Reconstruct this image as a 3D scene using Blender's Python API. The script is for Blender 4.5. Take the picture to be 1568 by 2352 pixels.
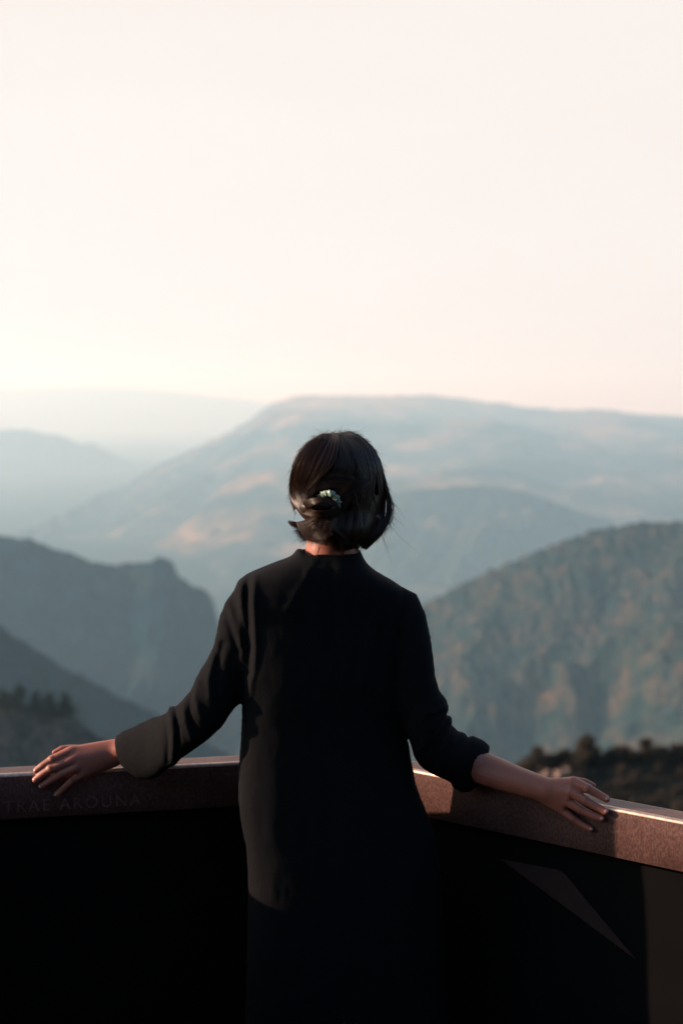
import bpy, bmesh, math, random
import numpy as np
from mathutils import Vector
C = bpy.context.scene
for o in list(bpy.data.objects): bpy.data.objects.remove(o)
R = math.radians
# ---------------------------------------------------------------- camera, sky, sun, exposure
CAMZ, PITCH, F = 1.72, math.atan(276/3267.0), 3267.0      # F: focal length in units of a 1568 px wide frame
cam = bpy.data.cameras.new("camera"); camo = bpy.data.objects.new("camera", cam); C.collection.objects.link(camo); C.camera = camo
cam.sensor_fit = 'HORIZONTAL'; cam.sensor_width = 24.0; cam.lens = 50.0
camo.location = (0, 0, CAMZ); camo.rotation_euler = (R(90)-PITCH, 0, 0)
cam.clip_start = .05; cam.clip_end = 60000
cam.dof.use_dof = True; cam.dof.focus_distance = 2.80; cam.dof.aperture_fstop = 2.8; cam.dof.aperture_blades = 8
SUN_EL, SUN_FRONT = R(16.5), R(4)
sd = bpy.data.lights.new("sun", 'SUN'); so = bpy.data.objects.new("sun", sd); C.collection.objects.link(so)
S = Vector((-math.cos(SUN_FRONT)*math.cos(SUN_EL), math.sin(SUN_FRONT)*math.cos(SUN_EL), math.sin(SUN_EL)))
so.rotation_euler = S.to_track_quat('Z', 'Y').to_euler(); so.location = (-8, 0, 6)
sd.energy = 5.0; sd.angle = R(.6); sd.color = (1, .70, .53)
W = bpy.data.worlds.new("World"); C.world = W; W.use_nodes = True
nt = W.node_tree; N = nt.nodes; bg = N['Background']
sky = N.new('ShaderNodeTexSky'); sky.sky_type = 'NISHITA'; sky.sun_disc = False
sky.sun_elevation = SUN_EL; sky.sun_rotation = -(R(90)-SUN_FRONT); sky.dust_density = 2.5; sky.altitude = 600
# pale veil of thin high cloud, brightest over the far end of the valley
tc = N.new('ShaderNodeTexCoord')
dp = N.new('ShaderNodeVectorMath'); dp.operation = 'DOT_PRODUCT'; dp.inputs[1].default_value = Vector((-.12, .95, .3)).normalized()
nt.links.new(tc.outputs['Generated'], dp.inputs[0])
mr = N.new('ShaderNodeMapRange'); mr.interpolation_type = 'SMOOTHSTEP'
mr.inputs['From Min'].default_value = .45; mr.inputs['From Max'].default_value = .90
mr.inputs['To Min'].default_value = 0.0; mr.inputs['To Max'].default_value = 1.0
nt.links.new(dp.outputs['Value'], mr.inputs['Value'])
mp = N.new('ShaderNodeMapping'); mp.inputs['Scale'].default_value = (2, 2, 9); nt.links.new(tc.outputs['Generated'], mp.inputs['Vector'])
no = N.new('ShaderNodeTexNoise'); no.inputs['Scale'].default_value = .9; no.inputs['Detail'].default_value = 5
nt.links.new(mp.outputs[0], no.inputs['Vector'])
cr = N.new('ShaderNodeValToRGB'); nt.links.new(no.outputs['Fac'], cr.inputs[0])
cr.color_ramp.elements[0].position = .3; cr.color_ramp.elements[0].color = (.530, .486, .455, 1)
cr.color_ramp.elements[1].position = .6; cr.color_ramp.elements[1].color = (.550, .514, .494, 1)
mx = N.new('ShaderNodeMix'); mx.data_type = 'RGBA'
sc1 = N.new('ShaderNodeVectorMath'); sc1.operation = 'SCALE'; sc1.inputs['Scale'].default_value = .118
tint = N.new('ShaderNodeVectorMath'); tint.operation = 'MULTIPLY'; tint.inputs[1].default_value = (.84, 1.04, 1.14)
nt.links.new(sky.outputs[0], tint.inputs[0]); nt.links.new(tint.outputs[0], sc1.inputs[0])
nt.links.new(mr.outputs[0], mx.inputs['Factor']); nt.links.new(sc1.outputs[0], mx.inputs['A']); nt.links.new(cr.outputs[0], mx.inputs['B'])
nt.links.new(mx.outputs['Result'], bg.inputs['Color']); bg.inputs['Strength'].default_value = 1.0
vs = C.view_settings; vs.view_transform = 'Standard'; vs.look = 'None'; vs.exposure = 0.82; vs.gamma = 1; vs.use_curve_mapping = False
C.cycles.volume_bounces = 2; C.cycles.max_bounces = 6; C.cycles.use_denoising = True

def P(u, v, y):                     # the point at depth y seen at (u, v) of a 1568 x 2352 view
    ry = math.cos(PITCH) + math.sin(PITCH)*(1176-v)/F
    rz = -math.sin(PITCH) + math.cos(PITCH)*(1176-v)/F
    t = y/ry
    return Vector((t*(u-784)/F, y, CAMZ + t*rz))
def PZ(u, v, z):                    # the point at height z
    rz = -math.sin(PITCH) + math.cos(PITCH)*(1176-v)/F
    ry = math.cos(PITCH) + math.sin(PITCH)*(1176-v)/F
    t = (z-CAMZ)/rz
    return Vector((t*(u-784)/F, t*ry, z))
def Pn(u, v, y):                    # numpy version
    u = np.asarray(u, float); v = np.asarray(v, float); y = np.asarray(y, float)
    ry = math.cos(PITCH) + math.sin(PITCH)*(1176-v)/F; rz = -math.sin(PITCH) + math.cos(PITCH)*(1176-v)/F
    t = y/ry
    return np.stack(np.broadcast_arrays(t*(u-784)/F, y, CAMZ+t*rz), -1)
rng = np.random.default_rng(7); random.seed(7)
# ---------------------------------------------------------------- helpers
def mesh_obj(name, verts, faces, mat=None, parent=None, smooth=True):
    me = bpy.data.meshes.new(name); me.from_pydata([tuple(v) for v in verts], [], faces) if not isinstance(faces, np.ndarray) else fast_mesh(me, verts, faces)
    me.update()
    if smooth: me.polygons.foreach_set('use_smooth', [True]*len(me.polygons))
    o = bpy.data.objects.new(name, me); C.collection.objects.link(o)
    if mat: me.materials.append(mat)
    if parent: o.parent = parent
    return o
def fast_mesh(me, verts, faces):
    verts = np.asarray(verts, np.float32); n, k = faces.shape
    me.vertices.add(len(verts)); me.vertices.foreach_set('co', verts.ravel())
    me.loops.add(n*k); me.loops.foreach_set('vertex_index', faces.astype(np.int32).ravel())
    me.polygons.add(n); me.polygons.foreach_set('loop_start', np.arange(0, n*k, k, dtype=np.int32))
    me.update(calc_edges=True)
def tag(o, label=None, cat=None, group=None, kind=None):
    for k, x in (('label', label), ('category', cat), ('group', group), ('kind', kind)):
        if x: o[k] = x
    return o
def empty(name, loc=(0, 0, 0)):
    o = bpy.data.objects.new(name, None); C.collection.objects.link(o); o.location = loc; o.empty_display_size = .1
    return o
def lattice(ix, iy, seed):
    h = (ix.astype(np.int64)*374761393 + iy.astype(np.int64)*668265263 + seed*982451653) & 0x7fffffff
    h = ((h ^ (h >> 13))*1274126177) & 0x7fffffff
    return ((h ^ (h >> 16)) & 0xffff)/65535.0
def vnoise(x, y, seed=0):
    ix = np.floor(x); iy = np.floor(y); fx = x-ix; fy = y-iy
    fx = fx*fx*(3-2*fx); fy = fy*fy*(3-2*fy)
    a = lattice(ix, iy, seed); b = lattice(ix+1, iy, seed); c = lattice(ix, iy+1, seed); d = lattice(ix+1, iy+1, seed)
    return (a*(1-fx)+b*fx)*(1-fy) + (c*(1-fx)+d*fx)*fy - .5
def fbm(x, y, seed=0, oct=5, gain=.5):
    s = 0; a = 1.0
    for i in range(oct):
        s = s + a*vnoise(x, y, seed+i*17); x = x*2.03+3.1; y = y*2.03+1.7; a *= gain
    return s
# ---------------------------------------------------------------- materials
def new_mat(name, col, rough=.8, spec=.3, bump=None, noise=None, sheen=0):
    m = bpy.data.materials.new(name); m.use_nodes = True; t = m.node_tree; b = t.nodes['Principled BSDF']
    b.inputs['Base Color'].default_value = (*col, 1); b.inputs['Roughness'].default_value = rough
    b.inputs['Specular IOR Level'].default_value = spec
    if sheen: b.inputs['Sheen Weight'].default_value = sheen
    co = t.nodes.new('ShaderNodeTexCoord')
    if noise:                       # (scale, colour 2, low, high[, detail])
        n = t.nodes.new('ShaderNodeTexNoise'); n.inputs['Scale'].default_value = noise[0]; n.inputs['Detail'].default_value = 6
        t.links.new(co.outputs['Object'], n.inputs['Vector'])
        r = t.nodes.new('ShaderNodeValToRGB'); r.color_ramp.elements[0].position = noise[2]; r.color_ramp.elements[1].position = noise[3]
        r.color_ramp.elements[0].color = (*col, 1); r.color_ramp.elements[1].color = (*noise[1], 1)
        t.links.new(n.outputs['Fac'], r.inputs[0]); t.links.new(r.outputs[0], b.inputs['Base Color'])
    if bump:                        # (scale, distance)
        n2 = t.nodes.new('ShaderNodeTexNoise'); n2.inputs['Scale'].default_value = bump[0]; n2.inputs['Detail'].default_value = 4
        t.links.new(co.outputs['Object'], n2.inputs['Vector'])
        bp = t.nodes.new('ShaderNodeBump'); bp.inputs['Distance'].default_value = bump[1]; bp.inputs['Strength'].default_value = .8
        t.links.new(n2.outputs['Fac'], bp.inputs['Height']); t.links.new(bp.outputs[0], b.inputs['Normal'])
    return m
def knit():
    m = new_mat('black_knit', (.0064, .0068, .0080), .9, .05, sheen=0); t = m.node_tree; b = t.nodes['Principled BSDF']
    co = [n for n in t.nodes if n.type == 'TEX_COORD'][0]
    mp = t.nodes.new('ShaderNodeMapping'); mp.inputs['Rotation'].default_value = (0, R(35), 0)
    t.links.new(co.outputs['Object'], mp.inputs[0])
    w = t.nodes.new('ShaderNodeTexWave'); w.inputs['Scale'].default_value = 74; w.inputs['Distortion'].default_value = 1.2; w.inputs['Detail'].default_value = 2; w.inputs['Detail Scale'].default_value = 3
    t.links.new(mp.outputs[0], w.inputs[0])
    w2 = t.nodes.new('ShaderNodeTexVoronoi'); w2.inputs['Scale'].default_value = 340; t.links.new(co.outputs['Object'], w2.inputs[0])
    ad = t.nodes.new('ShaderNodeMath'); ad.operation = 'MULTIPLY_ADD'; ad.inputs[1].default_value = .6
    t.links.new(w2.outputs['Distance'], ad.inputs[0]); t.links.new(w.outputs['Fac'], ad.inputs[2])
    bp = t.nodes.new('ShaderNodeBump'); bp.inputs['Distance'].default_value = .0008; bp.inputs['Strength'].default_value = .6
    t.links.new(ad.outputs[0], bp.inputs['Height']); t.links.new(bp.outputs[0], b.inputs['Normal'])
    return m
def rust():
    m = new_mat('rusted_steel', (.12, .055, .048), .55, .3); t = m.node_tree; b = t.nodes['Principled BSDF']
    co = [n for n in t.nodes if n.type == 'TEX_COORD'][0]
    mp = t.nodes.new('ShaderNodeMapping'); mp.inputs['Scale'].default_value = (1, 1, .6); t.links.new(co.outputs['Object'], mp.inputs[0])
    n = t.nodes.new('ShaderNodeTexNoise'); n.inputs['Scale'].default_value = 260; n.inputs['Detail'].default_value = 5; t.links.new(mp.outputs[0], n.inputs['Vector'])
    r = t.nodes.new('ShaderNodeValToRGB'); e = r.color_ramp.elements
    e[0].position = .30; e[0].color = (.072, .038, .034, 1); e[1].position = .72; e[1].color = (.185, .105, .090, 1)
    x = e.new(.5); x.color = (.122, .063, .055, 1)
    t.links.new(n.outputs['Fac'], r.inputs[0])
    n3 = t.nodes.new('ShaderNodeTexNoise'); n3.inputs['Scale'].default_value = 14; n3.inputs['Detail'].default_value = 5; t.links.new(co.outputs['Object'], n3.inputs['Vector'])
    mu = t.nodes.new('ShaderNodeMix'); mu.data_type = 'RGBA'; mu.blend_type = 'MULTIPLY'; mu.inputs['Factor'].default_value = .5
    r3 = t.nodes.new('ShaderNodeValToRGB'); r3.color_ramp.elements[0].position = .35; r3.color_ramp.elements[0].color = (.55, .5, .5, 1); r3.color_ramp.elements[1].position = .65
    t.links.new(n3.outputs['Fac'], r3.inputs[0]); t.links.new(r.outputs[0], mu.inputs['A']); t.links.new(r3.outputs[0], mu.inputs['B'])
    t.links.new(mu.outputs['Result'], b.inputs['Base Color'])
    b.inputs['Coat Weight'].default_value = .0; b.inputs['Coat Roughness'].default_value = .30; b.inputs['Coat IOR'].default_value = 1.5
    bp = t.nodes.new('ShaderNodeBump'); bp.inputs['Distance'].default_value = .0005; bp.inputs['Strength'].default_value = .4
    t.links.new(n.outputs['Fac'], bp.inputs['Height']); t.links.new(bp.outputs[0], b.inputs['Normal'])
    return m
def skin():
    m = new_mat('skin', (.27, .098, .068), .48, .35, bump=(300, .0005), noise=(34, (.33, .108, .072), .35, .7)); b = m.node_tree.nodes['Principled BSDF']
    t = m.node_tree; at = t.nodes.new('ShaderNodeAttribute'); at.attribute_name = 'knuckle'
    src = b.inputs['Base Color'].links[0].from_socket; kx = t.nodes.new('ShaderNodeMix'); kx.data_type = 'RGBA'; kx.inputs['B'].default_value = (.135, .042, .032, 1)
    t.links.new(src, kx.inputs['A']); t.links.new(at.outputs['Fac'], kx.inputs['Factor']); t.links.new(kx.outputs['Result'], b.inputs['Base Color'])
    b.inputs['Subsurface Weight'].default_value = .12; b.inputs['Subsurface Radius'].default_value = (1, .3, .15); b.inputs['Subsurface Scale'].default_value = .006
    return m
def hillmat(name, forest, grass, scale, lo, hi, stretch=(1, 1, 1), seed=0.0, small=8.0, plateau=None):
    m = bpy.data.materials.new(name); m.use_nodes = True; t = m.node_tree; b = t.nodes['Principled BSDF']
    b.inputs['Roughness'].default_value = 1; b.inputs['Specular IOR Level'].default_value = 0
    co = t.nodes.new('ShaderNodeTexCoord'); mp = t.nodes.new('ShaderNodeMapping'); mp.inputs['Scale'].default_value = stretch; mp.inputs['Location'].default_value = (seed, seed*1.7, 0)
    t.links.new(co.outputs['Object'], mp.inputs[0])
    n = t.nodes.new('ShaderNodeTexNoise'); n.inputs['Scale'].default_value = scale; n.inputs['Detail'].default_value = 7; n.inputs['Roughness'].default_value = .6; t.links.new(mp.outputs[0], n.inputs['Vector'])
    r = t.nodes.new('ShaderNodeValToRGB'); e = r.color_ramp.elements
    e[0].position = lo; e[0].color = (*forest, 1); e[1].position = hi; e[1].color = (*grass, 1)
    t.links.new(n.outputs['Fac'], r.inputs[0])
    if plateau:                     # drier grass on the high ground between these two heights
        sx = t.nodes.new('ShaderNodeSeparateXYZ'); t.links.new(co.outputs['Object'], sx.inputs[0])
        pm = t.nodes.new('ShaderNodeMapRange'); pm.inputs['From Min'].default_value = plateau[0]; pm.inputs['From Max'].default_value = plateau[1]; pm.inputs['To Max'].default_value = .14
        t.links.new(sx.outputs['Z'], pm.inputs['Value']); pa = t.nodes.new('ShaderNodeMath'); t.links.new(n.outputs['Fac'], pa.inputs[0]); t.links.new(pm.outputs[0], pa.inputs[1]); t.links.new(pa.outputs[0], r.inputs[0])
    n2 = t.nodes.new('ShaderNodeTexNoise'); n2.inputs['Scale'].default_value = scale*small; n2.inputs['Detail'].default_value = 3; t.links.new(co.outputs['Object'], n2.inputs['Vector'])
    r2 = t.nodes.new('ShaderNodeValToRGB'); r2.color_ramp.elements[0].position = .38; r2.color_ramp.elements[0].color = (.35, .4, .45, 1); r2.color_ramp.elements[1].position = .58
    t.links.new(n2.outputs['Fac'], r2.inputs[0])
    mu = t.nodes.new('ShaderNodeMix'); mu.data_type = 'RGBA'; mu.blend_type = 'MULTIPLY'; mu.inputs['Factor'].default_value = .8
    t.links.new(r.outputs[0], mu.inputs['A']); t.links.new(r2.outputs[0], mu.inputs['B']); t.links.new(mu.outputs['Result'], b.inputs['Base Color'])
    return m
M = dict(
    knit=knit(), rust=rust(), skin=skin(),
    hair=new_mat('dark_hair', (.030, .014, .009), .34, .34),
    nail=new_mat('fingernail', (.46, .22, .19), .25, .5),
    satin=new_mat('mint_satin', (.16, .24, .185), .42, .45),
    worn=new_mat('worn_steel_edge', (.50, .34, .27), .46, .5, bump=(500, .0003), noise=(90, (.62, .45, .37), .4, .6)),
    shoe=new_mat('black_leather', (.015, .015, .015), .4, .4),
    eye=new_mat('eye_white', (.6, .58, .55), .2, .5),
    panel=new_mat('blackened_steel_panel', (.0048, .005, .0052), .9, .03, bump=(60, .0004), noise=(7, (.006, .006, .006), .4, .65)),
    sun_patch=new_mat('brown_sun_patch', (.034, .022, .020), .9, .02, noise=(40, (.040, .025, .023), .4, .65)),  # paints the dim sunlit patch on the right panel
    paving=new_mat('stone_paving', (.035, .035, .035), .9, .2, bump=(30, .003), noise=(6, (.055, .053, .05), .35, .7)),
    rock=new_mat('granite', (.085, .065, .054), .95, .1, bump=(1.2, .2), noise=(.5, (.020, .024, .026), .38, .6)),
    leaf=new_mat('olive_leaves', (.030, .026, .017), .7, .2, noise=(1.5, (.085, .055, .034), .42, .62)),
    pine=new_mat('pine_needles', (.014, .020, .013), .8, .1, noise=(.8, (.03, .032, .018), .4, .65)),
    bark=new_mat('bark', (.06, .045, .035), .95, .1, bump=(8, .02)),
)
# ---------------------------------------------------------------- the valley: ground, ridges, hills
G = -900.0
def interp_line(pts, n, ext=0):
    pts = np.array(pts, float); us = np.linspace(pts[0, 0]-ext, pts[-1, 0]+ext, n)
    return us, np.interp(us, pts[:, 0], pts[:, 1])
def ridge(name, label, pts, D, mat, n=260, rows=130, slope=.55, back=.5, gully=.25, crown=0.0, seed=1, foot=G-20, wig=0.0, cell=None, tilt=0.0):
    """a real ridge: its crest runs at distance ~D, its front slope falls towards the viewpoint and its back slope away"""
    us, vs_ = interp_line(pts, n)
    Dv = np.interp(us, *zip(*D)) if isinstance(D, (list, tuple)) else np.full(n, float(D)); D = float(Dv.max())
    crest = Pn(us, vs_, Dv)
    H = float((crest[:, 2]-foot).max())
    L = H/slope
    s = np.concatenate([-np.linspace(1, 0, rows//4)[:-1]**1.3*H/back, np.linspace(0, 1, rows)**1.25*L])   # <0 behind the crest
    Sg, X0 = np.meshgrid(s, crest[:, 0], indexing='ij')
    Zc = np.broadcast_to(crest[:, 2], Sg.shape); Yc = np.broadcast_to(crest[:, 1], Sg.shape)
    Y = Yc - Sg
    q = 1.0/(L*.30)
    drop = np.where(Sg > 0, Sg*slope, -Sg*back)
    env = np.clip(np.abs(Sg)/(L*.22), 0, 1)
    rid = 1-2*np.abs(fbm(X0*q+seed*5.3+Sg*q*.35, Sg*q*.45, seed, 4))
    Z = Zc - drop + gully*L*.30*env*(rid-.72) + gully*L*.12*env*fbm(X0*q*4, Sg*q*3, seed+5, 4)
    cs = cell if cell else D*.006
    Z = Z + crown*(np.clip(fbm(X0/cs, Y/cs, seed+9, 3)+.15, -.3, 1)) + wig*fbm(X0/(cs*7), Y/(cs*7), seed+13, 3)*np.clip(1-np.abs(Sg)/(L*.4), .2, 1)
    Z = np.maximum(Z, foot)
    V = np.stack([X0, Y, Z], -1).reshape(-1, 3)
    nr, nc = Sg.shape; i = np.arange(nr*nc).reshape(nr, nc)
    Fc = np.stack([i[:-1, :-1], i[:-1, 1:], i[1:, 1:], i[1:, :-1]], -1).reshape(-1, 4)
    o = mesh_obj(name, V, Fc, mat); tag(o, label=label, kind='structure')
    return o
m_far = hillmat('far_slopes', (.03, .04, .03), (.10, .07, .05), .0006, .45, .7)
m_main = hillmat('forest_and_dry_grass', (.018, .027, .020), (.34, .20, .105), .0014, .46, .74, (1, 1, 2.2), 3.0, 7, (-330, -60))
m_spur = hillmat('dark_forest', (.020, .032, .026), (.20, .13, .075), .002, .56, .78, (1, 1, 2), 5.0, 7)
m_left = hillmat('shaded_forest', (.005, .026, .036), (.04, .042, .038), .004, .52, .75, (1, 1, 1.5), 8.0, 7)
m_right = hillmat('scrub_and_rock', (.018, .036, .033), (.108, .070, .044), .031, .44, .72, (1, 1, .8), 11.0, 4)
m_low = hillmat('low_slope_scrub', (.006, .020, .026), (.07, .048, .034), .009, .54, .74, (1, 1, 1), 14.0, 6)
gx = np.linspace(-19500, 19500, 60); gy = np.linspace(-2500, 36500, 60); GX, GY = np.meshgrid(gx, gy, indexing='ij')
GZ = G + 25*fbm(GX/1500, GY/1500, 3)
gi = np.arange(3600).reshape(60, 60)
tag(mesh_obj('valley_ground', np.stack([GX, GY, GZ], -1).reshape(-1, 3), np.stack([gi[:-1, :-1], gi[1:, :-1], gi[1:, 1:], gi[:-1, 1:]], -1).reshape(-1, 4), m_spur), label='wooded valley floor far below the viewpoint', kind='structure')
ridge('far_ridge', 'palest ridge on the horizon at the far left', [(-900, 880), (-300, 872), (0, 890), (180, 888), (330, 893), (450, 905), (560, 917), (660, 932), (800, 950), (1000, 965), (1568, 985), (2400, 1000)], 35000, m_far, 240, 60, .3, .3, .2, seed=2, foot=-920)
ridge('distant_hill', 'hazy hill at left behind the big flat-topped one', [(-900, 960), (-300, 975), (0, 988), (60, 986), (100, 995), (130, 998), (190, 1020), (212, 1017), (240, 1030), (280, 1052), (330, 1075), (400, 1110), (520, 1180), (700, 1300)], 16500, m_far, 260, 90, .42, .4, .3, 20, seed=4, cell=90)
ridge('main_hill', 'big flat-topped hill with ochre clearings rising behind the head', [(-900, 1420), (-300, 1300), (60, 1220), (150, 1178), (240, 1130), (300, 1108), (350, 1076), (400, 1052), (450, 1030), (500, 1005), (540, 985), (575, 965), (600, 945), (640, 920), (680, 910), (740, 908), (830, 911), (900, 909), (980, 907), (1060, 915), (1130, 925), (1200, 934), (1270, 941), (1390, 941), (1480, 952), (1568, 958), (1900, 985), (2500, 1060)], [(-900, 5000), (-300, 6700), (60, 8300), (350, 12500), (640, 16000), (1568, 16000), (2500, 14000)], m_main, 640, 320, .093, .4, .11, 24, seed=6, cell=110)
ridge('wooded_spur', 'dark wooded spur running down in front of the big hill at right of the head', [(300, 1560), (560, 1420), (700, 1290), (820, 1175), (880, 1140), (950, 1126), (1040, 1118), (1130, 1117), (1200, 1130), (1250, 1147), (1300, 1165), (1350, 1183), (1400, 1200), (1470, 1240), (1700, 1330), (2200, 1500)], 7400, m_spur, 460, 200, .5, .45, .3, 12, seed=8, cell=34)
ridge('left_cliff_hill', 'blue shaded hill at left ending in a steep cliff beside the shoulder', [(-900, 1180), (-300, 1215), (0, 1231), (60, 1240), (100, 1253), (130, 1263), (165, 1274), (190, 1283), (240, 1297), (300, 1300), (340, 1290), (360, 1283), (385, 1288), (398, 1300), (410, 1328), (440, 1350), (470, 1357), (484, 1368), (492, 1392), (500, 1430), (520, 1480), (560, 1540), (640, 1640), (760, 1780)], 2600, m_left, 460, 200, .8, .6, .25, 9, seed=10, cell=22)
ridge('right_hill', 'sunlit scrubby hillside filling the view at right of the arm', [(-100, 1950), (200, 1850), (430, 1660), (520, 1590), (640, 1530), (800, 1460), (900, 1415), (985, 1384), (1060, 1345), (1130, 1310), (1190, 1285), (1250, 1262), (1310, 1238), (1370, 1218), (1450, 1205), (1568, 1197), (1900, 1170), (2500, 1120)], 2600, m_right, 680, 420, .36, .5, .46, 10, seed=12, cell=11, foot=-760)
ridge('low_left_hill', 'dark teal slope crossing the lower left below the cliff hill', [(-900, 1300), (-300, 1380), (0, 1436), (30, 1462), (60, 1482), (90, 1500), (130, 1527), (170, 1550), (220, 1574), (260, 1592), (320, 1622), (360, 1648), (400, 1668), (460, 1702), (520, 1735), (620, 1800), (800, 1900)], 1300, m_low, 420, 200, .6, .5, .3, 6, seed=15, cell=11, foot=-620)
# near rocky bluff at the lower left, and the knoll on the right
ridge('rocky_bluff', 'near rocky bluff at the lower left with trees on its crest', [(-900, 1500), (-300, 1570), (0, 1618), (40, 1616), (70, 1626), (100, 1640), (125, 1632), (150, 1628), (175, 1650), (200, 1678), (225, 1695), (262, 1705), (330, 1730), (450, 1790), (700, 1900)], 430, M['rock'], 320, 140, 2.2, .6, .35, 1.5, seed=21, cell=4, foot=-260)
ridge('near_knoll', 'scrub covered knoll just beyond the railing at right', [(700, 2050), (900, 1960), (1100, 1850), (1170, 1790), (1200, 1760), (1260, 1742), (1340, 1735), (1400, 1738), (1480, 1733), (1568, 1730), (1900, 1720), (2600, 1700)], 115, new_mat('dry_scrub_ground', (.025, .022, .015), .95, .1, bump=(3, .1), noise=(.6, (.06, .04, .026), .45, .65)), 240, 110, .5, .4, .3, .5, seed=24, cell=1.6, foot=-75)
def crest_pt(pts, u, D, dz=0, dy=0):
    p = np.array(pts, float); v = float(np.interp(u, p[:, 0], p[:, 1])); q = P(u, v, D); return Vector((q.x, q.y+dy, q.z+dz))
def leaf_cloud(centers, radii, nleaf, size, flat=.8):
    """leaf-sized faces spread through lumps"""
    k = len(centers); idx = rng.integers(0, k, nleaf)
    c = np.array(centers)[idx]; r = np.array(radii)[idx][:, None]
    d = rng.normal(size=(nleaf, 3)); d /= np.linalg.norm(d, axis=1)[:, None]
    p = c + d*r*(rng.random((nleaf, 1))**.45)*np.array([1, 1, flat])*(.85+.3*rng.random((nleaf, 1)))
    a = rng.normal(size=(nleaf, 3)); a /= np.linalg.norm(a, axis=1)[:, None]
    b = np.cross(a, rng.normal(size=(nleaf, 3))); b /= np.linalg.norm(b, axis=1)[:, None]
    s = size*(.6+.8*rng.random((nleaf, 1)))
    V = np.stack([p-a*s, p-b*s*.5, p+a*s, p+b*s*.5], 1).reshape(-1, 3)
    return V, np.arange(nleaf*4).reshape(-1, 4)
def cone_tube(pts, rad, k=7):
    """tapered tube through points, closed at both ends"""
    pts = [Vector(p) for p in pts]; V = []; Fc = []
    for i, p in enumerate(pts):
        t = (pts[min(i+1, len(pts)-1)]-pts[max(i-1, 0)]).normalized()
        a = t.orthogonal().normalized(); b = t.cross(a)
        for j in range(k):
            an = 2*math.pi*j/k; V.append(p + (a*math.cos(an)+b*math.sin(an))*rad[i])
    for i in range(len(pts)-1):
        for j in range(k): Fc.append((i*k+j, i*k+(j+1) % k, (i+1)*k+(j+1) % k, (i+1)*k+j))
    Fc.append(tuple(range(k))[::-1]); Fc.append(tuple((len(pts)-1)*k+j for j in range(k)))
    return V, Fc
def conifer(loc, h, w, label, seed):
    r = empty('pine_tree', loc); tag(r, label, 'tree', 'pines on the rocky bluff')
    V, Fc = cone_tube([(0, 0, -1.5), (.1, 0, h*.4), (0, .1, h*.95)], [.25, .17, .04]); mesh_obj('trunk', V, Fc, M['bark'], r)
    cs = []; rs = []
    rr = random.Random(seed)
    for k in range(16):
        f = k/15; z = h*(.16+.80*f); w_ = w*(1-.55*f)*rr.uniform(.7, 1.1); an = rr.uniform(0, 6.3)
        cs.append((math.cos(an)*w_*.4, math.sin(an)*w_*.4, z)); rs.append(w_*.52)
    V, Fc = leaf_cloud(cs, rs, 3400, .24, .9); mesh_obj('crown', V, Fc, M['pine'], r, False)
bluff = [(-300, 1570), (0, 1618), (40, 1616), (70, 1626), (100, 1640), (125, 1632), (150, 1628), (175, 1650), (200, 1678)]
for u, h, w, lab in ((8, 6.0, 4.0, 'pine at the very left edge of the rocky bluff'), (40, 7.0, 5.0, 'tall dark pine near the left edge of the rocky bluff'), (84, 7.4, 3.8, 'slim pine standing left of the gap in the middle of the rocky bluff'), (115, 7.4, 4.2, 'pine standing between the slim one and the last one on the bluff'), (153, 6.6, 4.4, 'rightmost pine on the rocky bluff above its steep end')):
    conifer(crest_pt(bluff, u, 428, -1.6), h, w, lab, int(u))
# shrubs on the knoll: three shapes, copied
knoll = [(1100, 1850), (1170, 1790), (1200, 1760), (1260, 1742), (1340, 1735), (1400, 1738), (1480, 1733), (1568, 1730), (1900, 1720)]
protos = []
for k in range(3):
    rr = random.Random(40+k); cs = []; rs = []
    for j in range(9):
        an = rr.uniform(0, 6.3); d = rr.uniform(.0, .62); cs.append((math.cos(an)*d, math.sin(an)*d, rr.uniform(.35, 1.15))); rs.append(rr.uniform(.24, .46))
    V, Fc = leaf_cloud(cs, rs, 5200, .045, .85); crown = mesh_obj('crown', V, Fc, M['leaf'], None, False)
    V, Fc = cone_tube([(0, 0, -.4), (.05, 0, .3), (.0, .05, .9)], [.07, .05, .02], 6); stem = mesh_obj('stem', V, Fc, M['bark'])
    protos.append((crown, stem))
SH = 'shrubs on the near knoll'
def shrub(p, sc, k, label, first):
    r = empty('shrub', p); r.scale = (sc, sc, sc*random.uniform(.85, 1.1)); r.rotation_euler = (0, 0, random.uniform(0, 6.3)); tag(r, label, 'shrub', SH)
    for o in protos[k]:
        c = o if (k in first) else o.copy()
        if k not in first: C.collection.objects.link(c)
        c.parent = r
    first.discard(k)
first = {0, 1, 2}
shrub(crest_pt(knoll, 1234, 113, -.3), 1.25, 0, 'rounded shrub at the left end of the knoll crest', first)
shrub(crest_pt(knoll, 1343, 113, -.2), 1.55, 1, 'tallest shrub in the middle of the knoll crest', first)
shrub(crest_pt(knoll, 1482, 113, -.2), 1.15, 2, 'dark shrub standing up at the right part of the knoll crest', first)
for i in range(26):
    shrub(crest_pt(knoll, 1188+i*17+random.uniform(-6, 6), 114, -.45-.25*random.random()), random.uniform(.8, 1.15), i % 3, 'olive brown shrub in the row along the knoll crest', first)
for i in range(150):
    u = random.uniform(1195, 1700); dn = random.random()**1.2*26
    p = crest_pt(knoll, u, 114 - dn, -.35-dn*.5 - random.uniform(0, .4))
    p.x *= 114/(114-dn)*(1-dn/114*.6)
    shrub(p, random.uniform(.55, 1.15), i % 3, 'low olive brown shrub in the mass covering the knoll', first)
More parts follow.
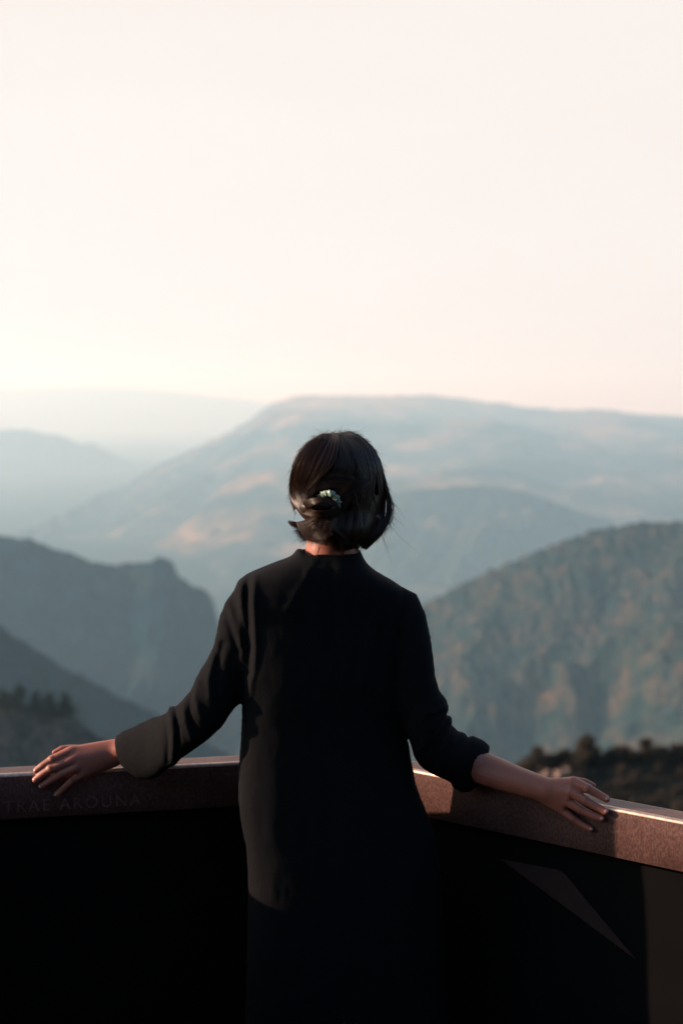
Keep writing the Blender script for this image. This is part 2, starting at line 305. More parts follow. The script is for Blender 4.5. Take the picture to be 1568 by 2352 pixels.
for i, (u, v, D, s) in enumerate(((1256, 1782, 100, .34), (1284, 1784, 98, .42), (1240, 1790, 97, .3), (1302, 1772, 100, .26))):
    bm = bmesh.new(); bmesh.ops.create_icosphere(bm, subdivisions=3, radius=s)
    for w_ in bm.verts:
        n_ = w_.co.normalized(); w_.co *= 1 + .25*math.sin(n_.x*5+i)*math.cos(n_.y*4+i*2)+.12*math.sin(n_.z*9+i)
    me = bpy.data.meshes.new('boulder'); bm.to_mesh(me); bm.free(); me.materials.append(new_mat('pale_granite', (.22, .15, .12), .9, .1, bump=(3, .05), noise=(2, (.12, .09, .08), .4, .65)) if i == 0 else bpy.data.materials['pale_granite'])
    o = bpy.data.objects.new('boulder', me); C.collection.objects.link(o); o.location = P(u, v, D)
    tag(o, ['pale boulder among the shrubs just above the right forearm', 'boulder showing right above the right wrist among shrubs', 'lowest boulder on the knoll next to the forearm', 'small boulder under the shrubs right of the others'][i], 'rock', 'boulders on the knoll')
# ---------------------------------------------------------------- terrace and railing
RT = .90                                                     # top of the rail
A0 = PZ(0, 1779, RT); CO = PZ(795, 1738, RT); B0 = PZ(1568, 1886, RT)
dl = (A0-CO).normalized(); dr = (B0-CO).normalized()
AL = CO + dl*(( -.87-CO.x)/dl.x); BR = CO + dr*2.6
def perp_out(d, out):                                        # horizontal normal pointing away from the terrace
    n = Vector((-d.y, d.x, 0)).normalized(); return n if n.dot(out) > 0 else -n
nl = perp_out(dl, Vector((0, 1, 0))); nr_ = perp_out(dr, Vector((1, 1, 0)))
def mitre(d1, d2, n1, n2, w):
    """corner offset so both offset lines meet"""
    a = np.array([[d1.x, -d2.x], [d1.y, -d2.y]]); rhs = np.array([(n2-n1).x*w, (n2-n1).y*w]); s = np.linalg.solve(a, rhs)
    return n1*w + d1*float(s[0])
def beam(name, p0, p1, n, w, z0, z1, off0, mat, parent, bev, inner=0.0):
    """box along p0-p1; front plane shifted by inner, depth w outwards, mitred at the corner CO"""
    o_in = mitre(dl, dr, nl, nr_, inner) if inner else Vector(); o_out = mitre(dl, dr, nl, nr_, inner+w)
    V = []
    for z in (z0, z1):
        V += [Vector((*(p0+o_in).xy, z)), Vector((*(p1+n*inner).xy, z)), Vector((*(p1+n*(inner+w)).xy, z)), Vector((*(p0+o_out).xy, z))]
    Fc = [(0, 1, 2, 3), (7, 6, 5, 4), (0, 4, 5, 1), (1, 5, 6, 2), (2, 6, 7, 3), (3, 7, 4, 0)]
    o = mesh_obj(name, V, Fc, mat, parent, False)
    bm = bmesh.new(); bm.from_mesh(o.data); bmesh.ops.recalc_face_normals(bm, faces=bm.faces); bm.to_mesh(o.data); bm.free()
    if bev:
        o.data.materials.append(M['worn']); M['worn'].node_tree.nodes['Principled BSDF'].inputs['Metallic'].default_value = 1
        b = o.modifiers.new('bevel', 'BEVEL'); b.material = 1; b.width = bev; b.segments = 5; b.limit_method = 'WEIGHT'; ew = o.data.attributes.new('bevel_weight_edge', 'FLOAT', 'EDGE'); ew.data.foreach_set('value', [1.0 if min(o.data.vertices[i].co.z for i in e.vertices) > z1-.001 else .0 for e in o.data.edges])
        o.data.polygons.foreach_set('use_smooth', [True]*len(o.data.polygons))
        wn = o.modifiers.new('wn', 'WEIGHTED_NORMAL'); wn.keep_sharp = False
    return o
rail = empty('railing', (CO.x, CO.y, 0)); tag(rail, 'rust brown steel parapet with a boxy handrail turning a corner behind the person', 'railing')
inv = Vector((-CO.x, -CO.y, 0))
def to_rail(o): o.location = inv; return o
for d, n, e in ((dl, nl, AL), (dr, nr_, BR)):
    to_rail(beam('top_rail', CO, e, n, .062, RT-.100, RT, 0, M['rust'], rail, .0075))
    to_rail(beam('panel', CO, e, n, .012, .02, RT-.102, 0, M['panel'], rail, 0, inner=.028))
# the lookout is three sided: at the left, outside the picture, the parapet turns back along the terrace
LC = AL; d3 = Vector((.04, -1, 0)).normalized(); n3 = Vector((-1, -.04, 0)).normalized(); LE = LC + d3*3.4
def plain_beam(name, p0, p1, n, inner, w, z0, z1, mat):
    a, b = p0+n*inner, p1+n*inner; V = [Vector((*q.xy, z)) for z in (z0, z1) for q in (a, b, b+n*w, a+n*w)]
    return to_rail(mesh_obj(name, V, [(0, 1, 2, 3), (7, 6, 5, 4), (0, 4, 5, 1), (1, 5, 6, 2), (2, 6, 7, 3), (3, 7, 4, 0)], mat, rail, False))
plain_beam('top_rail', LC+d3*.001-dl*.0, LE, n3, .001, .062, RT-.100, RT-.001, M['rust'])
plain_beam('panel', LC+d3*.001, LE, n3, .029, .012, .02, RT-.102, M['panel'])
# etched letters on the left rail face
cu = bpy.data.curves.new('lettering', 'FONT'); cu.body = 'TRAE AROUNA'; cu.size = .036; cu.extrude = .0001; cu.space_character = 1.25
lt = bpy.data.objects.new('lettering', cu); C.collection.objects.link(lt); lt.parent = rail; cu.materials.append(M['rust'])
q = PZ(8, 1868, RT-.085)
s_ = (Vector((q.x, q.y, 0))-CO).dot(dl); base = CO + dl*s_ - nl*.0001
lt.location = Vector((base.x, base.y, RT-.085)) + inv; lt.rotation_euler = (R(90), 0, math.atan2(-dl.y, -dl.x))
lm_ = bpy.data.meshes.new_from_object(lt.evaluated_get(bpy.context.evaluated_depsgraph_get())); lo = bpy.data.objects.new('lettering', lm_)
C.collection.objects.link(lo); lo.parent = rail; lo.location = lt.location.copy(); lo.rotation_euler = lt.rotation_euler.copy(); bpy.data.objects.remove(lt)
# thin plate shaped and coloured as a dim patch of sunlight on the right panel
def on_panel(u, v, inner):
    p0 = CO + nr_*inner; nrm = nr_; o = Vector((0, 0, CAMZ)); far = P(u, v, 1.0) - o
    t = (p0-o).dot(nrm)/far.dot(nrm); return o + far*t
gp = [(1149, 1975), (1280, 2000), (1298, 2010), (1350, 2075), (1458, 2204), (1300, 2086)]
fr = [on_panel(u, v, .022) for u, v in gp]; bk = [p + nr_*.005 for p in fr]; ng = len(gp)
to_rail(mesh_obj('sun_patch_plate', fr+bk, [tuple(range(ng)), tuple(range(2*ng-1, ng-1, -1))] + [(i, ng+i, ng+(i+1) % ng, (i+1) % ng) for i in range(ng)], M['sun_patch'], rail, False))
# terrace floor
pts = [AL+nl*.05+n3*.05, CO + mitre(dl, dr, nl, nr_, .05), BR+nr_*.05, Vector((2.6, -3.5, 0)), Vector((-.92, -3.5, 0))]
top = [Vector((p.x, p.y, 0)) for p in pts]; bot = [Vector((p.x, p.y, -.5)) for p in pts]
fl = mesh_obj('terrace_floor', top+bot, [(4, 3, 2, 1, 0), (5, 6, 7, 8, 9)] + [(i, (i+1) % 5, 5+(i+1) % 5, 5+i) for i in range(5)], M['paving'], None, False)
bm = bmesh.new(); bm.from_mesh(fl.data); bmesh.ops.recalc_face_normals(bm, faces=bm.faces); bm.to_mesh(fl.data); bm.free()
tag(fl, label='paved lookout terrace floor', kind='structure')
# the hillside that carries the terrace
hx, hy = np.meshgrid(np.linspace(-260, 260, 90), np.linspace(-300, 60, 80), indexing='ij')
dd = np.sqrt((hx/1.0)**2 + (np.maximum(hy-0, -hy*.35))**2)
hz = -.55 - np.maximum(dd-5.5, 0)*1.15*np.clip((hy+14)/12, 0, 1) + np.maximum(-hy-7, 0)*.55*np.clip((-hy-6)/6, 0, 1) + 1.5*fbm(hx/9, hy/9, 30)*np.clip((dd-5)/10, 0, 1)  # unseen rise behind the camera, added to block light from the rear sky
hi = np.arange(hx.size).reshape(hx.shape)
tag(mesh_obj('viewpoint_slope', np.stack([hx, hy, hz], -1).reshape(-1, 3), np.stack([hi[:-1, :-1], hi[1:, :-1], hi[1:, 1:], hi[:-1, 1:]], -1).reshape(-1, 4), M['rock']), label='steep rocky slope under the lookout terrace, with an added rise behind that blocks sky light', kind='structure')
# ---------------------------------------------------------------- the person
BY = 2.893                                                   # depth of the spine
def ball(V, Fc, c, r, sc=(1, 1, 1), rot=None, k=3):
    bm = bmesh.new(); bmesh.ops.create_icosphere(bm, subdivisions=k, radius=1)
    n0 = len(V)
    for w_ in bm.verts:
        p = Vector((w_.co.x*sc[0]*r, w_.co.y*sc[1]*r, w_.co.z*sc[2]*r))
        if rot: p = rot @ p
        V.append(Vector(c)+p)
    for f in bm.faces: Fc.append(tuple(n0+x.index for x in f.verts))
    bm.free()
def limb(V, Fc, pts, rad, k=14):
    """tapered capsule chain: closed tube plus a ball at every joint"""
    a, b = cone_tube(pts, rad, k); n0 = len(V); V += a; Fc += [tuple(n0+i for i in f) for f in b]
    for p, r in zip(pts, rad): ball(V, Fc, p, r, k=4 if r > .04 else 3)
def loft(V, Fc, secs, n=40, pw=2.3):
    """closed loft through sections (centre, half-axis a, half-axis b)"""
    n0 = len(V)
    for c, a, b in secs:
        for j in range(n):
            t = 2*math.pi*j/n; ct, st = math.cos(t), math.sin(t)
            V.append(c + a*math.copysign(abs(ct)**(2/pw), ct) + b*math.copysign(abs(st)**(2/pw), st))
    for i in range(len(secs)-1):
        for j in range(n): Fc.append((n0+i*n+j, n0+i*n+(j+1) % n, n0+(i+1)*n+(j+1) % n, n0+(i+1)*n+j))
    Fc.append(tuple(n0+j for j in range(n))[::-1]); Fc.append(tuple(n0+(len(secs)-1)*n+j for j in range(n)))
def remeshed(name, V, Fc, mat, parent, voxel, smooth_it, smooth_f=.5):
    o = mesh_obj(name+'_src', V, Fc)
    bm = bmesh.new(); bm.from_mesh(o.data); bmesh.ops.recalc_face_normals(bm, faces=bm.faces); bm.to_mesh(o.data); bm.free()
    m = o.modifiers.new('r', 'REMESH'); m.mode = 'VOXEL'; m.voxel_size = voxel; m.use_smooth_shade = True
    s = o.modifiers.new('s', 'SMOOTH'); s.factor = smooth_f; s.iterations = smooth_it
    dg = bpy.context.evaluated_depsgraph_get(); me = bpy.data.meshes.new_from_object(o.evaluated_get(dg)); me.name = name
    bpy.data.objects.remove(o)
    r = bpy.data.objects.new(name, me); C.collection.objects.link(r); me.materials.clear(); me.materials.append(mat)
    me.polygons.foreach_set('use_smooth', [True]*len(me.polygons))
    if parent: r.parent = parent
    return r
def get_co(me):
    a = np.empty(len(me.vertices)*3, np.float32); me.vertices.foreach_get('co', a); return a.reshape(-1, 3)
def set_co(me, a): me.vertices.foreach_set('co', a.astype(np.float32).ravel()); me.update()
def proj(a):                                                 # world -> (u, v)
    y = a[:, 1]; z = a[:, 2]-CAMZ
    f = y*math.cos(PITCH) - z*math.sin(PITCH); up = y*math.sin(PITCH) + z*math.cos(PITCH)
    return 784 + F*a[:, 0]/f, 1176 - F*up/f
def rail_y(u, v, d, n):                                      # depth of the rail's front plane seen at (u, v)
    o = Vector((0, 0, CAMZ)); ray = P(u, v, 1.0)-o; t = (CO-o).dot(n)/ray.dot(n); return (o+ray*t).y
# --- body
V, Fc = [], []
hc = P(772, 1100, BY+.02)
ball(V, Fc, hc+Vector((0, .004, -.006)), 1, (.068, .088, .090), k=4)                             # skull
ball(V, Fc, hc+Vector((0, .030, -.055)), 1, (.058, .062, .062), k=3)    # jaw and cheeks
ball(V, Fc, hc+Vector((0, .070, -.098)), 1, (.024, .020, .018))         # chin
limb(V, Fc, [hc+Vector((0, .088, -.005)), hc+Vector((0, .104, -.036))], [.007, .012])   # nose
for s in (-1, 1):
    ball(V, Fc, hc+Vector((s*.030, .078, .008)), 1, (.022, .010, .007))  # brow
    ball(V, Fc, hc+Vector((s*.036, .068, -.040)), 1, (.022, .020, .018)) # cheek
    ball(V, Fc, hc+Vector((s*.074, .005, -.025)), 1, (.007, .018, .030)) # ear
    ball(V, Fc, hc+Vector((s*.010, .098, -.040)), 1, (.007, .008, .006)) # nostril
ball(V, Fc, hc+Vector((0, .088, -.066)), 1, (.021, .008, .005)); ball(V, Fc, hc+Vector((0, .086, -.076)), 1, (.018, .008, .006))
limb(V, Fc, [P(766, 1180, BY+.015), P(764, 1225, BY), P(762, 1262, BY-.004), P(760, 1320, BY+.0)], [.052, .052, .054, .058], 32)
def rpt(u, v, off, d, n): return P(u, v, rail_y(u, v, d, n)-off)
# left arm and hand (traced on a crop whose pixel is .19037 view units, origin 45.9, 1636.4)
LQ = lambda x, y, off: rpt(45.9+x*.19037, 1636.4+y*.19037, off, dl, nl)
lm = .19037/F*3.06
sh_l = P(590, 1405, BY); el_l = P(470, 1640, BY-.02); wr_l = LQ(1215, 475, .010)
limb(V, Fc, [P(680, 1385, BY), sh_l, el_l, LQ(1700, 470, -.0), wr_l], [.05, .038, .034, .032, .026], 18)
sh_r = P(915, 1420, BY); el_r = P(974, 1655, BY-.03)
RQ = lambda x, y, off: rpt(1033.2+x*.25625, 1664.6+y*.25625, off, dr, nr_)
rm = .25625/F*2.84
limb(V, Fc, [P(850, 1390, BY), sh_r, el_r, RQ(250, 375, .042), RQ(600, 505, .034), RQ(870, 590, .026)], [.05, .037, .033, .0355, .0300, .0255], 20)
def hand(Q, m, fat, chains, palms, thumb):
    for a, b in palms:
        limb(V, Fc, [Q(*a[:3]), Q(*[(a[i]+b[i])/2 for i in range(3)]), Q(*b[:3])], [a[3]*m, (a[3]+b[3])/2*m*1.03, b[3]*m], 10)
    for (a, b), (c, d) in zip(palms[:3], palms[1:4]):
        e, f = [(p+q)/2 for p, q in zip(a, c)], [(p+q)/2 for p, q in zip(b, d)]
        limb(V, Fc, [Q(*e[:3]), Q(*[(e[i]+f[i])/2 for i in range(3)]), Q(*f[:3])], [e[3]*m*1.04, (e[3]+f[3])/2*m*1.1, f[3]*m*1.0], 10)
    for ch in chains:
        pts = [Q(*c[:3]) for c in ch]; rad = [c[3]*m for c in ch]; rad = [r*fat+.0005 for r in rad]; rad[-1] *= 1.07; pts.append(pts[-1]); rad.append(rad[-1]); pts = pts[:-1]; rad = rad[:-1]; limb(V, Fc, pts, rad, 16)
        ball(V, Fc, pts[1], rad[1]*1.12, k=2)
    limb(V, Fc, [Q(*c[:3]) for c in thumb], [c[3]*m for c in thumb], 10)
Lf = [[(640, 465, .000, 62), (390, 575, .008, 50), (275, 650, .007, 43), (203, 702, .004, 36)],
      [(640, 580, .014, 58), (370, 685, .016, 47), (265, 758, .012, 42), (192, 815, .0085, 37)],
      [(690, 670, .020, 52), (500, 745, .018, 44), (350, 835, .013, 39), (265, 890, .0085, 34)],
      [(790, 735, .020, 46), (650, 815, .017, 38), (540, 905, .012, 35), (448, 990, .0075, 31)]]
Lp = [((1180, 400, -.002, 92), (650, 470, .000, 72)), ((1180, 470, .008, 105), (680, 560, .010, 76)), ((1170, 540, .010, 100), (740, 650, .014, 74)), ((1120, 600, .008, 80), (820, 715, .015, 68)),
      ((1000, 480, -.010, 80), (760, 480, -.012, 80))]
Lt = [(900, 440, -.030, 60), (640, 430, -.034, 46), (500, 440, -.034, 38), (415, 485, -.034, 32)]
hand(LQ, lm, 1.10, Lf, Lp, Lt)
Rf = [[(1105, 520, .010, 52), (1235, 575, .011, 39), (1335, 630, .002, 34), (1402, 668, .000, 28)],
      [(1085, 600, .022, 47), (1210, 682, .019, 37), (1318, 742, .013, 33), (1390, 780, .008, 29)],
      [(1050, 690, .024, 43), (1165, 762, .019, 35), (1280, 815, .012, 31), (1355, 843, .0075, 28)],
      [(1000, 765, .022, 38), (1108, 848, .017, 30), (1190, 903, .011, 27), (1257, 938, .0065, 24)]]
Rp = [((850, 560, .022, 88), (1090, 535, .012, 60)), ((850, 590, .026, 92), (1070, 610, .022, 56)), ((850, 620, .026, 90), (1035, 690, .024, 52)), ((850, 650, .024, 74), (985, 755, .022, 48)), ((900, 590, .008, 70), (1050, 620, .004, 60))]
Rt = [(960, 530, -.012, 55), (1110, 500, -.022, 36), (1205, 508, -.026, 29), (1285, 545, -.026, 23)]
hand(RQ, rm, 1.03, Rf, Rp, Rt)
# trunk, hips, legs
torso = [(1320, 690, 840, .045), (1400, 650, 870, .060), (1500, 640, 885, .062), (1650, 645, 875, .060), (1780, 635, 890, .062), (1950, 630, 905, .066), (2050, 640, 895, .062)]
loft(V, Fc, [((P(a, v, BY)+P(b, v, BY))/2, (P(b, v, BY)-P(a, v, BY))/2, Vector((0, d, 0))) for v, a, b, d in torso], 28)
hipz = P(770, 1960, BY).z
for s in (-1, 1):
    x0 = P(770, 1960, BY).x
    limb(V, Fc, [(x0+s*.075, BY, hipz), (x0+s*.085, BY+.01, .46), (x0+s*.088, BY-.02, .33), (x0+s*.09, BY-.01, .10), (x0+s*.092, BY+.0, .055)], [.085, .055, .052, .034, .034], 18)
    limb(V, Fc, [(x0+s*.092, BY-.03, .045), (x0+s*.105, BY+.10, .035), (x0+s*.11, BY+.15, .028)], [.032, .036, .024])
person = remeshed('person', V, Fc, M['skin'], None, .0017, 3)
pc = get_co(person.data); pu, pv_ = proj(pc)
ed = np.empty(len(person.data.edges)*2, np.int32); person.data.edges.foreach_get('vertices', ed); ed = ed.reshape(-1, 2)
def box_w(u1, u2, f):
    return np.clip((pu-u1)/f, 0, 1)*np.clip((u2-pu)/f, 0, 1)
wgt = np.maximum(box_w(158, 300, 24), box_w(1150, 1300, 26))*(np.abs(pv_-1780) < 130) + .8*box_w(640, 880, 20)*np.clip((pv_-1195)/20, 0, 1)*np.clip((1330-pv_)/20, 0, 1)
sub = np.where(wgt > 0)[0]; e2 = ed[(wgt[ed[:, 0]] > 0) | (wgt[ed[:, 1]] > 0)]
for _ in range(60):
    acc = np.zeros_like(pc); cnt = np.zeros(len(pc), np.float32)
    np.add.at(acc, e2[:, 0], pc[e2[:, 1]]); np.add.at(acc, e2[:, 1], pc[e2[:, 0]]); np.add.at(cnt, e2[:, 0], 1); np.add.at(cnt, e2[:, 1], 1)
    avg = acc[sub]/np.maximum(cnt[sub], 1)[:, None]; pc[sub] += (avg-pc[sub])*(.6*wgt[sub])[:, None].astype(np.float32)
set_co(person.data, pc)
kn = np.zeros(len(pc), np.float32)
for Q, m, ch in ((LQ, lm, Lf), (RQ, rm, Rf)):
    for c in ch:
        for j, rad_, amt in ((0, .008, .35), (1, .0062, 1.0), (2, .0042, .6)):
            q = np.array(Q(*c[j][:3])); kn = np.maximum(kn, amt*np.exp(-(np.linalg.norm(pc-q, axis=1)/(rad_*1.25))**4))
at_ = person.data.attributes.new('knuckle', 'FLOAT', 'POINT'); at_.data.foreach_set('value', kn)
tag(person, 'person seen from behind in a black knitted dress with both hands resting on the railing', 'person')
# eyes and nails
def part_ball(name, c, r, sc, mat, rot=None):
    a, b = [], []; ball(a, b, c, r, sc, rot, 3); return mesh_obj(name, a, b, mat, person)
for s in (-1, 1): part_ball('eye', hc+Vector((s*.030, .075, -.008)), .0115, (1, 1, 1), M['eye'])
for Q, m, ch in ((LQ, lm, Lf), (RQ, rm, Rf)):
    for c in ch:
        a, b = Q(*c[2][:3]), Q(*c[3][:3]); d = (b-a).normalized(); r = c[3][3]*m
        side = d.cross(Vector((0, 0, 1))).normalized(); up_ = Vector((0, -.93, .36)); up_ = (up_ - d*up_.dot(d)).normalized(); side = d.cross(up_)
        from mathutils import Matrix
        rot = Matrix((d, side, up_)).transposed()
        part_ball('fingernail', b + up_*(r*.86) + d*r*.10, r, (.80, .62, .36), M['nail'], rot)
# shoes
for s in (-1, 1):
    a, b = [], []; x0 = P(770, 1960, BY).x
    limb(a, b, [(x0+s*.092, BY-.035, .046), (x0+s*.098, BY+.04, .05), (x0+s*.106, BY+.11, .042), (x0+s*.112, BY+.165, .034)], [.040, .042, .043, .033])
    a = [Vector((p[0], p[1], max(p[2], .002))) for p in a]
    mesh_obj('shoe', a, b, M['shoe'], person)
# --- dress: torso loft and two sleeves
V, Fc = [], []
Tv = [(1266, 688, 828, .066), (1276, 672, 832, .072), (1285, 656, 836, .078), (1294, 630, 842, .086), (1304, 605, 851, .092), (1314, 580, 864, .098), (1324, 560, 880, .102), (1336, 545, 902, .106), (1352, 540, 925, .112),
      (1380, 545, 940, .120), (1430, 553, 950, .126), (1500, 557, 950, .128), (1560, 558, 945, .128), (1610, 558, 934, .126), (1640, 557, 928, .125), (1680, 555.5, 929, .125), (1710, 554, 937, .125), (1750, 551, 943, .128), (1800, 549.5, 953, .130),
      (1830, 549.5, 963, .132), (1864, 553.5, 976, .134), (1895, 558, 988, .136), (1935, 567, 999, .138), (2000, 572, 1010, .142), (2150, 570, 1018, .150), (2352, 566, 1026, .158), (2440, 564, 1030, .160)]
S_ = []
for v, a, b, d in Tv:
    pa, pb = P(a, v, BY), P(b, v, BY); tw = .13*min(1, max(0, (v-1310)/60)); h_ = (pb-pa)/2; S_.append(((pa+pb)/2, Vector((h_.x, h_.x*tw, 0)), Vector((-d*tw*.6, d*float(np.interp(v, [1290, 1400], [.95, .71])), 0))))
c, a, b = S_[0]; c1, a1, b1 = S_[4]
zc = Vector((0, .01, 0))
S_ = [(c-Vector((0, 0, .05)), a*.80, b*.80), (c-Vector((0, 0, .012)), a*.86, b*.84), (c+Vector((0, 0, .001)), a*.92, b*.92)] + S_
c, a, b = S_[-1]; S_ += [(c, a*.93, b*.93), (c+Vector((0, 0, .05)), a*.9, b*.9)]
loft(V, Fc, S_, 72, 3.0)
def sleeve(pairs, cuff_back):
    secs = []
    for (u1, v1), (u2, v2), y, hd in pairs:
        p, q = P(u1, v1, y), P(u2, v2, y); secs.append(((p+q)/2, (p-q)/2, Vector((0, hd, 0))))
    c, a, b = secs[-1]; back = (secs[-3][0]-c).normalized()*cuff_back
    secs += [(c, a*.84, b*.84), (c+back, a*.74, b*.74)]
    loft(V, Fc, secs, 40, 2.1)
yl = lambda k: BY + (0.0, .0, .0, -.01, -.02, -.025, -.025, -.02, -.005, .01, .025, .05, .075, .10, .125, .145, .158)[k]
LS = [((548, 1342), (650, 1470)), ((519, 1380), (615, 1560)), ((504, 1416), (580, 1595)), ((493, 1478), (553, 1614)), ((476, 1513), (537, 1628)), ((453, 1551), (522, 1650)), ((438, 1586), (511, 1668)), ((419, 1608), (477, 1699)), ((403, 1624), (444, 1723)),
      ((389, 1624), (416, 1742)), ((383, 1638), (403, 1757)), ((366, 1646), (385, 1765)), ((351, 1649), (368, 1781)), ((335, 1656), (347, 1789)), ((305, 1671), (321, 1788)), ((279, 1682), (300, 1778)), ((265, 1692), (283, 1756))]
sleeve([(p, q, yl(k), (.062, .062, .060, .056, .054, .052, .050, .048, .048, .050, .048, .048, .050, .050, .048, .046, .042)[k]) for k, (p, q) in enumerate(LS)], .05)
RS = [((912, 1343), (840, 1470)), ((957, 1365), (865, 1540)), ((977, 1410), (885, 1600)), ((988, 1462), (900, 1640)), ((995, 1511), (915, 1665)), ((999, 1550), (927, 1680)), ((1008, 1585), (937, 1695)), ((1025, 1608), (944, 1712)), ((1031, 1626), (948, 1730)),
      ((1020, 1643), (954, 1744)), ((1038, 1647), (962, 1756)), ((1036, 1665), (975, 1767)), ((1052, 1681), (990, 1776)), ((1068, 1685), (1005, 1783)), ((1076, 1697), (1022, 1790)), ((1087, 1692), (1033, 1796)), ((1110, 1702), (1038, 1807)), ((1124, 1714), (1057, 1818)), ((1120, 1731), (1077, 1817))]
sleeve([(p, q, BY+(.0, .0, -.01, -.015, -.02, -.025, -.03, -.03, -.03, -.025, -.02, -.015, -.01, .0, .01, .018, .028, .034, .040)[k], (.062, .062, .062, .060, .058, .056, .054, .054, .052, .048, .052, .050, .052, .052, .050, .052, .054, .054, .046)[k]) for k, (p, q) in enumerate(RS)], .05)
dress = remeshed('dress', V, Fc, M['knit'], person, .0034, 3, .5)
co = get_co(dress.data); u, v = proj(co)
def ridge_d(pts, w, h):
    """height field of a fold running along a polyline in the (u, v) view of the cloth"""
    best = np.full(len(u), 1e9)
    for (x1, y1), (x2, y2) in zip(pts[:-1], pts[1:]):
        dx, dy = x2-x1, y2-y1; t = np.clip(((u-x1)*dx+(v-y1)*dy)/(dx*dx+dy*dy), 0, 1)
        best = np.minimum(best, np.hypot(u-x1-t*dx, v-y1-t*dy))
    return h*np.exp(-(best/w)**2)
D = np.zeros(len(u))
for pts, w, h in (
    ([(570, 1318), (566, 1370), (570, 1420), (573, 1480), (572, 1545)], 8, -.012), ([(586, 1322), (583, 1370), (584, 1430), (586, 1500), (578, 1560), (572, 1600)], 9, .008), ([(553, 1335), (550, 1400), (556, 1480), (562, 1540)], 8, .006),
    ([(524, 1385), (540, 1430), (552, 1480)], 7, .005), ([(515, 1400), (531, 1450), (545, 1500)], 7, -.005), ([(497, 1470), (488, 1510), (478, 1560), (482, 1600)], 9, .007), ([(512, 1480), (500, 1530), (497, 1590)], 8, -.006),
    ([(452, 1556), (446, 1600), (462, 1650)], 8, .006), ([(438, 1596), (436, 1640), (452, 1680)], 6, -.006), ([(420, 1615), (424, 1660), (440, 1700)], 7, .006), ([(403, 1632), (410, 1680), (408, 1730)], 5, -.008), ([(391, 1630), (397, 1680), (396, 1745)], 6, .006),
    ([(376, 1650), (386, 1700), (384, 1750)], 5, -.006), ([(352, 1655), (366, 1690), (374, 1750)], 7, .006), ([(336, 1664), (346, 1700), (356, 1770)], 6, -.006), ([(288, 1684), (300, 1735), (312, 1792)], 4, -.005), ([(300, 1680), (314, 1735), (326, 1795)], 6, .004), ([(322, 1668), (330, 1715), (338, 1760)], 5, -.006), ([(318, 1720), (334, 1770), (345, 1795)], 5, .005), ([(1112, 1712), (1098, 1750), (1078, 1790)], 4, -.006), ([(1100, 1706), (1080, 1750), (1058, 1800)], 4, -.006),
    ([(852, 1430), (842, 1500), (836, 1570)], 10, .006), ([(868, 1440), (860, 1520), (850, 1600)], 9, -.006), ([(930, 1360), (915, 1440), (910, 1560)], 8, -.006), ([(1018, 1642), (985, 1655), (950, 1690)], 6, -.009), ([(1036, 1666), (1005, 1690), (975, 1735)], 6, -.008),
    ([(1060, 1684), (1030, 1715), (1000, 1755)], 6, -.008), ([(1082, 1697), (1052, 1730), (1030, 1780)], 5, -.010), ([(1028, 1620), (990, 1640), (950, 1665)], 9, .006), ([(720, 1290), (700, 1330), (660, 1400)], 10, .003), ([(760, 1300), (765, 1400), (755, 1500)], 12, -.003),
    ([(640, 1700), (630, 1900), (625, 2200)], 16, .008), ([(700, 1750), (705, 1950), (700, 2300)], 16, -.008), ([(780, 1700), (785, 1900), (800, 2300)], 20, .008), ([(870, 1720), (890, 1900), (905, 2300)], 16, -.009), ([(925, 1730), (950, 1900), (965, 2300)], 14, .006)):
    D += ridge_d(pts, w, h)
D *= np.where((v > 1640) & (u > 600), .12, .8)
D += .0018*fbm(u/26, v/60, 50, 3)
front = np.clip((BY+.03-co[:, 1])/.05, 0, 1)
co[:, 1] -= (D*front).astype(np.float32)
co[:, 0] += (.0012*fbm(u/7, v/6, 60, 3)).astype(np.float32)*(v > 1300)
# the stand-up collar tip at the left
tipd = np.exp(-((u-686)/9)**2-((v-1272)/8)**2); co[:, 2] += (.009*tipd).astype(np.float32)
dipd = np.exp(-((u-715)/14)**2-((v-1268)/9)**2); co[:, 2] -= (.003*dipd).astype(np.float32)
set_co(dress.data, co)
# --- hair (traced on a crop whose pixel is .20134 view units, origin 631.5, 964.4)
HY = BY+.02
def HPn(x, y, off=0.0, d0=None):
    x = np.asarray(x, float); y = np.asarray(y, float)
    hz = np.where(y > 640, 900, 520.); e = np.sqrt(np.clip(1-((x-690)/540)**2-((y-640)/hz)**2, 0, 1))
    bun = np.exp(-((x-480)/190)**2-((y-985)/120)**2)*.034
    nape = np.clip((y-1000)/350, 0, 1); nape = nape*nape*(3-2*nape)*.046
    yy = HY - .112*e - off - bun - nape
    return Pn(631.5+x*.20134, 964.4+y*.20134, yy)
V, Fc = [], []
hp = lambda x, y, d=0.0: Vector(P(631.5+x*.20134, 964.4+y*.20134, HY+d))
hm_ = .20134/F*2.9
ball(V, Fc, hp(693, 625, .0), 1, (505*hm_, .104, 462*hm_), k=4)
ball(V, Fc, hp(665, 830, -.012), 1, (470*hm_, .094, 430*hm_), k=4)
ball(V, Fc, hp(720, 1080, -.015), 1, (370*hm_, .066, 300*hm_), k=4)
ball(V, Fc, hp(480, 985, -.080), 1, (205*hm_, .040, 118*hm_), k=4)
ball(V, Fc, hp(690, 560, .045), 1, (470*hm_, .060, 340*hm_), k=3)
ball(V, Fc, hp(960, 1000, .01), 1, (190*hm_, .050, 330*hm_), k=3)
ball(V, Fc, hp(1040, 740, .01), 1, (165*hm_, .060, 380*hm_), k=3)
ball(V, Fc, hp(700, 500, -.01), 1, (430*hm_, .09, 350*hm_), k=4)
ball(V, Fc, hp(260, 800, .0), 1, (95*hm_, .045, 230*hm_), k=3)
